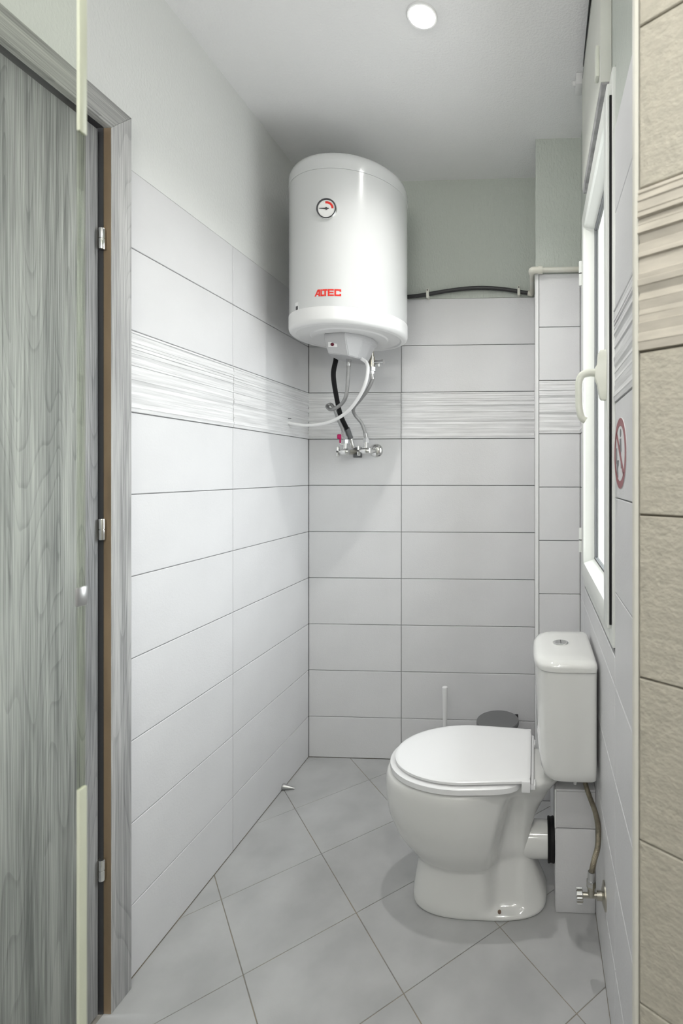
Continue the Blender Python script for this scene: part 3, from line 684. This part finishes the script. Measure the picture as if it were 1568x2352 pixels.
# ------------------------------------------------------------------ pipes on the back wall and pillar
bp = thing('black_pipe', 'black flexible pipe arching along the back wall above the tiles', 'pipe', (-.27, 2.17, 2.0))
tube('pipe_body', [(-.56, 2.172, 1.979), (-.50, 2.172, 1.984), (-.455, 2.172, 1.990), (-.37, 2.172, 2.003), (-.28, 2.172, 2.012), (-.20, 2.172, 2.012), (-.12, 2.172, 2.004), (-.055, 2.172, 1.992), (-.030, 2.172, 1.988)], .0085, M['blackpipe'], bp, 14, 6)
for x, z in ((-.455, 1.990), (-.068, 1.995)):
    k = box('pipe_clip', (x - .006, 2.160, z - .019), (x + .006, YB + .0025, z + .021), M['oldwhite'], bp, .003)
    lathe('clip_screw', [(0, 0), (.003, 0), (.003, .001), (0, .001)], (x, 2.160, z + .014), (0, -1, 0), M['dark'], k, 10)
adopt(bp)
ledge = structure(box('trim_3', (XL + .0, 2.1875, 1.9765), (PX0, 2.190, 1.990), M['paint']))
wp = thing('white_pipe', 'thin white painted metal pipe wrapping the pillar above its tiles', 'pipe', (0, 1.92, 1.98))
tube('pipe_union', [(-.030, 2.172, 1.988), (-.012, 2.172, 1.985)], .0125, M['oldwhite'], wp, 8, 0)
tube('pipe_run', [(-.0115, 2.172, 1.985), (-.0115, 1.921, 1.984)], .0095, M['oldwhite'], wp, 14, 0)
tube('pipe_elbow', [(-.0115, 1.945, 1.984), (-.0115, 1.925, 1.984), (-.004, 1.920, 1.984), (.018, 1.920, 1.984)], .0125, M['oldwhite'], wp, 14, 5)
tube('pipe_elbow', [(.012, 1.920, 1.984), (.028, 1.920, 1.984)], .0148, M['oldwhite'], wp, 14, 0)
tube('pipe_run', [(.028, 1.920, 1.984), (XR - .0005, 1.920, 1.984)], .0098, M['oldwhite'], wp, 14, 0)
adopt(wp)

# ------------------------------------------------------------------ toilet
def lerp(tab, z):
    for a, b in zip(tab, tab[1:]):
        if z <= b[0]:
            k = (z - a[0]) / (b[0] - a[0]); k = max(0, k)
            return [p + (q_ - p) * k for p, q_ in zip(a[1:], b[1:])]
    return list(tab[-1][1:])
def smooth(x): x = max(0, min(1, x)); return x * x * (3 - 2 * x)
YC = 1.512
#        z     xf     xb     hw    nfront nback narrow
TAB = [(0.0, -.352, .030, .104, 2.6, 3.2, .0),
       (.004, -.356, .034, .107, 2.6, 3.2, .0),
       (.022, -.356, .034, .107, 2.6, 3.2, .0),
       (.05, -.352, .024, .103, 2.6, 3.0, .03),
       (.09, -.345, .006, .100, 2.5, 3.0, .10),
       (.125, -.341, -.006, .100, 2.4, 3.0, .15),
       (.136, -.352, -.010, .108, 2.2, 3.0, .16),
       (.160, -.376, -.012, .121, 2.1, 3.0, .16),
       (.185, -.396, -.012, .133, 2.1, 3.0, .18),
       (.21, -.412, -.009, .142, 2.05, 3.0, .20),
       (.255, -.430, .006, .155, 2.05, 3.0, .22),
       (.30, -.437, .030, .162, 2.05, 3.0, .26),
       (.335, -.438, .052, .165, 2.05, 3.0, .32),
       (.360, -.436, .072, .166, 2.05, 3.2, .34),
       (.370, -.431, .078, .162, 2.05, 3.2, .33),
       (.3755, -.420, .074, .152, 2.05, 3.2, .32),
       (.377, -.380, .060, .125, 2.05, 3.2, .30)]
def bowl_ring(z, n=168):
    xf, xb, hw, nf, nb, nar = lerp(TAB, z); xc = -.19 if z > .13 else (xf + xb) / 2
    ring = []
    for i in range(n):
        t_ = 2 * PI * i / n; c_, s_ = math.cos(t_), math.sin(t_)
        if c_ >= 0: x = xc + (xf - xc) * abs(c_) ** (2 / nf); y = math.copysign(abs(s_) ** (2 / nf), s_)
        else: x = xc + (xb - xc) * abs(c_) ** (2 / nb); y = math.copysign(abs(s_) ** (2 / nb), s_)
        k = smooth((x - (-.20)) / .17)
        wv = hw * (1 - nar * k)
        D = lerp([(0, 0), (.010, 0), (.024, .029), (.05, .032), (.10, .033), (.15, .042), (.20, .058), (.27, .062), (.31, .046), (.335, .018), (.352, 0), (.4, 0)], z)[0]
        g = D * smooth((x + .142 - .20 * max(0, z - .1)) / .036) * (1 - .45 * smooth((x + .060) / .035))
        wv -= g
        ring.append((x, YC + wv * y, z))
    return ring
wc_ = thing('toilet', 'white close-coupled toilet with closed lid, its tank against the right wall', 'toilet', (-.16, YC, 0))
bm = bmesh.new()
zs = [0, .004, .009, .013, .018, .022, .028, .034, .042, .05, .065, .08, .095, .11, .12, .128, .134, .140, .150, .160, .172, .185, .197, .21, .225, .24, .255, .27, .285, .30, .318, .335, .348, .360, .366, .370, .3735, .3755, .377]
add_loft(bm, [bowl_ring(z) for z in zs])
bmesh.ops.recalc_face_normals(bm, faces=bm.faces)
bowl = bmo('bowl', bm, M['ceramic'], wc_, True, 60)
sm = bowl.modifiers.new('soften', 'SMOOTH'); sm.factor = .5; sm.iterations = 2
# outlet spigot and rubber flange
lathe('outlet', [(0, -.03), (.049, -.03), (.049, .048), (.045, .050), (0, .050)], (-.012, YC, .158), (1, 0, 0), M['ceramic'], wc_, 36)
lathe('rubber_flange', [(.049, 0), (.0565, 0), (.058, .003), (.0555, .009), (.058, .015), (.057, .019), (.049, .019)], (.0365, YC, .158), (1, 0, 0), M['black'], wc_, 36)
lathe('floor_screw', [(0, .003), (.0048, .003), (.0048, -.012), (0, -.012)], (-.098, YC - .0930, .0165), (0, -.42, .90), mat('screw_brown', (.16, .10, .07), .5), wc_, 16)
def egg(xf, xb, hw, z, n=88, nf=2.05, nb=7.0, nar=.10, inset=0.0):
    xc = -.20; ring = []
    for i in range(n):
        t_ = 2 * PI * i / n; c_, s_ = math.cos(t_), math.sin(t_); e = nf if c_ >= 0 else nb
        x = xc + ((xf + inset) - xc) * abs(c_) ** (2 / e) if c_ >= 0 else xc + ((xb - inset) - xc) * abs(c_) ** (2 / e)
        y = math.copysign(abs(s_) ** (2 / e), s_)
        ring.append((x, YC + (hw - inset) * (1 - nar * smooth((x + .20) / .2)) * y, z))
    return ring
bm = bmesh.new(); add_loft(bm, [egg(-.424, -.034, .166, .3775, inset=.006), egg(-.424, -.034, .166, .380), egg(-.424, -.034, .166, .3935), egg(-.424, -.034, .166, .3965, inset=.004)])
seat = bmo('seat', bm, M['seat'], wc_, True, 40)
bm = bmesh.new()
add_loft(bm, [egg(-.410, -.012, .157, .4000, inset=.004, nb=16), egg(-.410, -.012, .157, .4020, nb=16), egg(-.410, -.012, .157, .4080, nb=16), egg(-.410, -.012, .157, .4100, inset=.003, nb=16), egg(-.410, -.012, .157, .4110, inset=.012, nb=16), egg(-.410, -.012, .157, .4125, inset=.05, nb=16)])
lid = bmo('lid', bm, M['seat'], wc_, True, 40)
for ya, yb in ((1.369, 1.384), (1.640, 1.655)):
    box('lid_flap', (-.036, ya, .3785), (-.0125, yb, .408), M['seat'], lid, .002)
tube('hinge_rod', [(-.008, 1.385, .389), (-.008, 1.640, .389)], .0055, M['seat'], wc_, 12, 0)
for y in (1.40, 1.61): box('hinge_block', (-.030, y - .016, .3765), (.002, y + .016, .390), M['seat'], wc_, .003)
# tank
def tank_ring(z, x0, x1, y0, y1, nfr, n=72, nbk=14):
    xc, yc = (x0 + x1) / 2, (y0 + y1) / 2; ring = []
    for i in range(n):
        t_ = 2 * PI * (i + .5) / n; c_, s_ = math.cos(t_), math.sin(t_); e = nfr if c_ >= 0 else nbk
        ring.append((xc - math.copysign(abs(c_) ** (2 / e), c_) * (x1 - x0) / 2, yc + math.copysign(abs(s_) ** (2 / e), s_) * (y1 - y0) / 2, z))
    return ring
TX1 = .1625
lv = [(.4185, .055, TX1 - .018, 1.372, 1.578, 4), (.4195, .040, TX1 - .010, 1.358, 1.590, 4), (.4225, .028, TX1 - .004, 1.350, 1.597, 4), (.428, .021, TX1, 1.345, 1.602, 4.2), (.445, .0135, TX1, 1.342, 1.604, 4.4),
      (.48, .008, TX1, 1.340, 1.606, 3.7), (.54, .004, TX1, 1.339, 1.607, 3.7), (.62, .001, TX1, 1.338, 1.608, 3.7), (.70, -.001, TX1, 1.338, 1.608, 3.7), (.711, -.001, TX1, 1.338, 1.608, 3.7)]
bm = bmesh.new(); add_loft(bm, [tank_ring(*l) for l in lv]); bmo('tank', bm, M['ceramic'], wc_, True, 50)
lv = [(.7125, .001, TX1 - .001, 1.339, 1.607, 3.6), (.7135, -.004, TX1, 1.333, 1.612, 3.5), (.724, -.006, TX1 + .001, 1.331, 1.614, 3.5), (.732, -.004, TX1 - .001, 1.333, 1.612, 3.4), (.738, .004, TX1 - .006, 1.341, 1.605, 3.3), (.7405, .018, TX1 - .014, 1.353, 1.594, 4), (.7425, .045, TX1 - .035, 1.38, 1.568, 3.4)]
bm = bmesh.new(); add_loft(bm, [tank_ring(*l) for l in lv]); tl = bmo('tank_lid', bm, M['ceramic'], wc_, True, 60)
bt = lathe('flush_button', [(0, 0), (.0225, 0), (.0225, .0035), (.0205, .0048), (.0175, .0048), (.0165, .0036), (0, .0036)], (.073, 1.478, .7415), (0, 0, 1), M['chrome'], tl, 36)
lathe('button_half', [(0, .0035), (.0150, .0035), (.0145, .0052), (0, .0058)], (.073, 1.478, .7415), (0, 0, 1), M['steel'], bt, 30)
box('button_slot', (.0722, 1.4635, .7462), (.0738, 1.4925, .7476), M['dark'], bt)
for y in (1.40, 1.55):
    tube('tank_bolt', [(.108, y, .4195), (.108, y, .388)], .0045, M['whiteplastic'], wc_, 12, 0)
box('tank_gasket', (.045, 1.46, .3765), (.075, 1.51, .4195), M['ceramic'], wc_, .004)
adopt(wc_)

# water supply of the toilet
hs = hose('supply_hose', 'tarnished braided hose from the toilet tank down to the wall tap',
     [(.134, 1.44, .4185), (.139, 1.437, .370), (.149, 1.42, .343), (.159, 1.375, .331), (.161, 1.325, .322), (.155, 1.285, .304), (.144, 1.268, .281), (.137, 1.258, .258), (.1355, 1.256, .240)], .0070, M['oldbraid'], True)
tp = thing('stop_tap', 'small chrome stop tap low on the right wall beside the toilet', 'tap', (XR, 1.256, .206))
lathe('flange', [(0, -.0005), (.031, -.0005), (.030, .003), (.014, .008), (0, .008)], (XR, 1.256, .206), (-1, 0, 0), M['brass'], tp, 32)
tube('tap_stem', [(XR - .004, 1.256, .206), (XR - .020, 1.256, .206)], .0105, M['brass'], tp, 14, 0)
tube('tap_body', [(XR - .018, 1.256, .206), (XR - .055, 1.256, .206)], .0062, M['brass'], tp, 14, 0)
tube('tap_outlet', [(.1355, 1.256, .206), (.1355, 1.256, .236)], .0085, M['brass'], tp, 14, 0)
tube('tap_nut', [(.1355, 1.256, .226), (.1355, 1.256, .240)], .0115, M['brass'], tp, 6, 0)
bm = bmesh.new(); nk = 40
ringk = lambda x, s: [(x, 1.256 + (.0148 + (.0018 if (i // 2) % 2 else -.0006)) * s * math.cos(2 * PI * i / nk), .204 + (.0148 + (.0018 if (i // 2) % 2 else -.0006)) * s * math.sin(2 * PI * i / nk)) for i in range(nk)]
add_loft(bm, [ringk(.099, .85), ringk(.101, 1), ringk(.1135, 1), ringk(.1155, .85)]); bmo('tap_knob', bm, M['chrome'], tp); adopt(tp)

# tiled boxing that hides the drain
pb = thing('pipe_boxing', 'low grey tiled boxing between the toilet and the right wall', 'boxing', (.113, 1.7, 0))
box('boxing_core', (.0620, 1.452, 0), (XR + .0, PY - .0005, .339), M['grout'], pb)
for z0, z1 in ((.001, .2345), (.2375, .3385)):
    box('wall_tile', (.0585, 1.445, z0), (XR - .001, 1.4515, z1), M['tile'], pb, .001)
    box('wall_tile', (.0565, 1.450, z0), (.0618, 1.69, z1), M['tile'], pb, .001)
    box('wall_tile', (.0565, 1.693, z0), (.0618, 1.93, z1), M['tile'], pb, .001)
box('wall_tile', (.0585, 1.446, .3392), (XR - .001, 1.933, .345), M['tile'], pb, .001)
box('corner_trim', (.0545, 1.4435, .236), (.0602, 1.4495, .345), M['white_trim'], pb, .002); adopt(pb)

# toilet brush and bin behind the toilet
br = thing('toilet_brush', 'white toilet brush standing upright in its holder behind the toilet', 'toilet brush', (-.361, 2.05, 0))
lathe('brush_handle', [(0, .373), (.0085, .373), (.0108, .371), (.0112, .366), (.0098, .30), (.0082, .22), (.0075, .11), (0, .11)], (-.361, 2.05, 0), (0, 0, 1), M['whiteplastic'], br, 24)
lathe('brush_holder', [(0, 0), (.045, 0), (.047, .005), (.040, .10), (.036, .135), (.014, .14), (0, .14)], (-.361, 2.05, 0), (0, 0, 1), M['whiteplastic'], br, 32); adopt(br)
bi = thing('pedal_bin', 'small round pedal bin with a dark grey lid behind the toilet', 'bin', (-.148, 2.04, 0))
lathe('bin_body', [(0, .004), (.070, .004), (.072, .01), (.079, .225), (.080, .235), (0, .235)], (-.148, 2.04, 0), (0, 0, 1), M['steel'], bi, 48)
lathe('bin_base', [(0, 0), (.074, 0), (.075, .012), (0, .012)], (-.148, 2.04, 0), (0, 0, 1), M['black'], bi, 48)
ld = lathe('bin_lid', [(0, .232), (.0825, .232), (.084, .236), (.084, .247), (.082, .250), (.05, .252), (0, .253)], (-.148, 2.04, 0), (0, 0, 1), M['binlid'], bi, 48)
box('lid_hinge', (-.083, 2.07, .225), (-.068, 2.095, .2495), M['black'], bi, .002)
box('pedal', (-.165, 1.935, .008), (-.131, 1.967, .016), M['black'], bi, .002)
adopt(bi)
ds = thing('door_stop', 'small pointed metal cone at the foot of the left wall', 'door stop', (XL, 1.955, .012))
lathe('stop_cone', [(.0075, .0), (.0105, 0), (.0115, .002), (.0110, .006), (.0020, .049), (0, .050)], (XL + .0, 1.955, .0118), (1, 0, -.12), M['steel'], ds, 24)
adopt(ds)

# ------------------------------------------------------------------ shower screen at the near left
ss = thing('shower_screen', 'clear glass shower screen crossing the left edge of the view', 'shower screen', (-.72, .504, 0))
box('glass_panel', (XL + .0005, .500, .012), (-.4640, .508, 1.95), M['shower_glass'], ss)
box('glass_edge', (-.4640, .500, .906), (-.4618, .508, 1.575), M['edge_glass'], ss)
box('edge_glint_strip', (-.4640, .4995, .012), (-.4605, .5085, .906), M['strip'], ss, .0006)  # pale strips stand in for bright reflections on the glass edge
box('edge_glint_strip', (-.4640, .4995, 1.575), (-.4605, .5085, 1.95), M['strip'], ss, .0006)
box('glass_clip', (-.4645, .4985, 1.092), (-.4612, .5095, 1.111), M['steel'], ss, .0005)
box('wall_profile', (XL - .0, .494, 0), (XL + .02, .514, 1.95), M['steel'], ss, .001)
box('floor_profile', (XL + .02, .497, 0.0), (-.461, .511, .012), M['steel'], ss, .001)
adopt(ss)
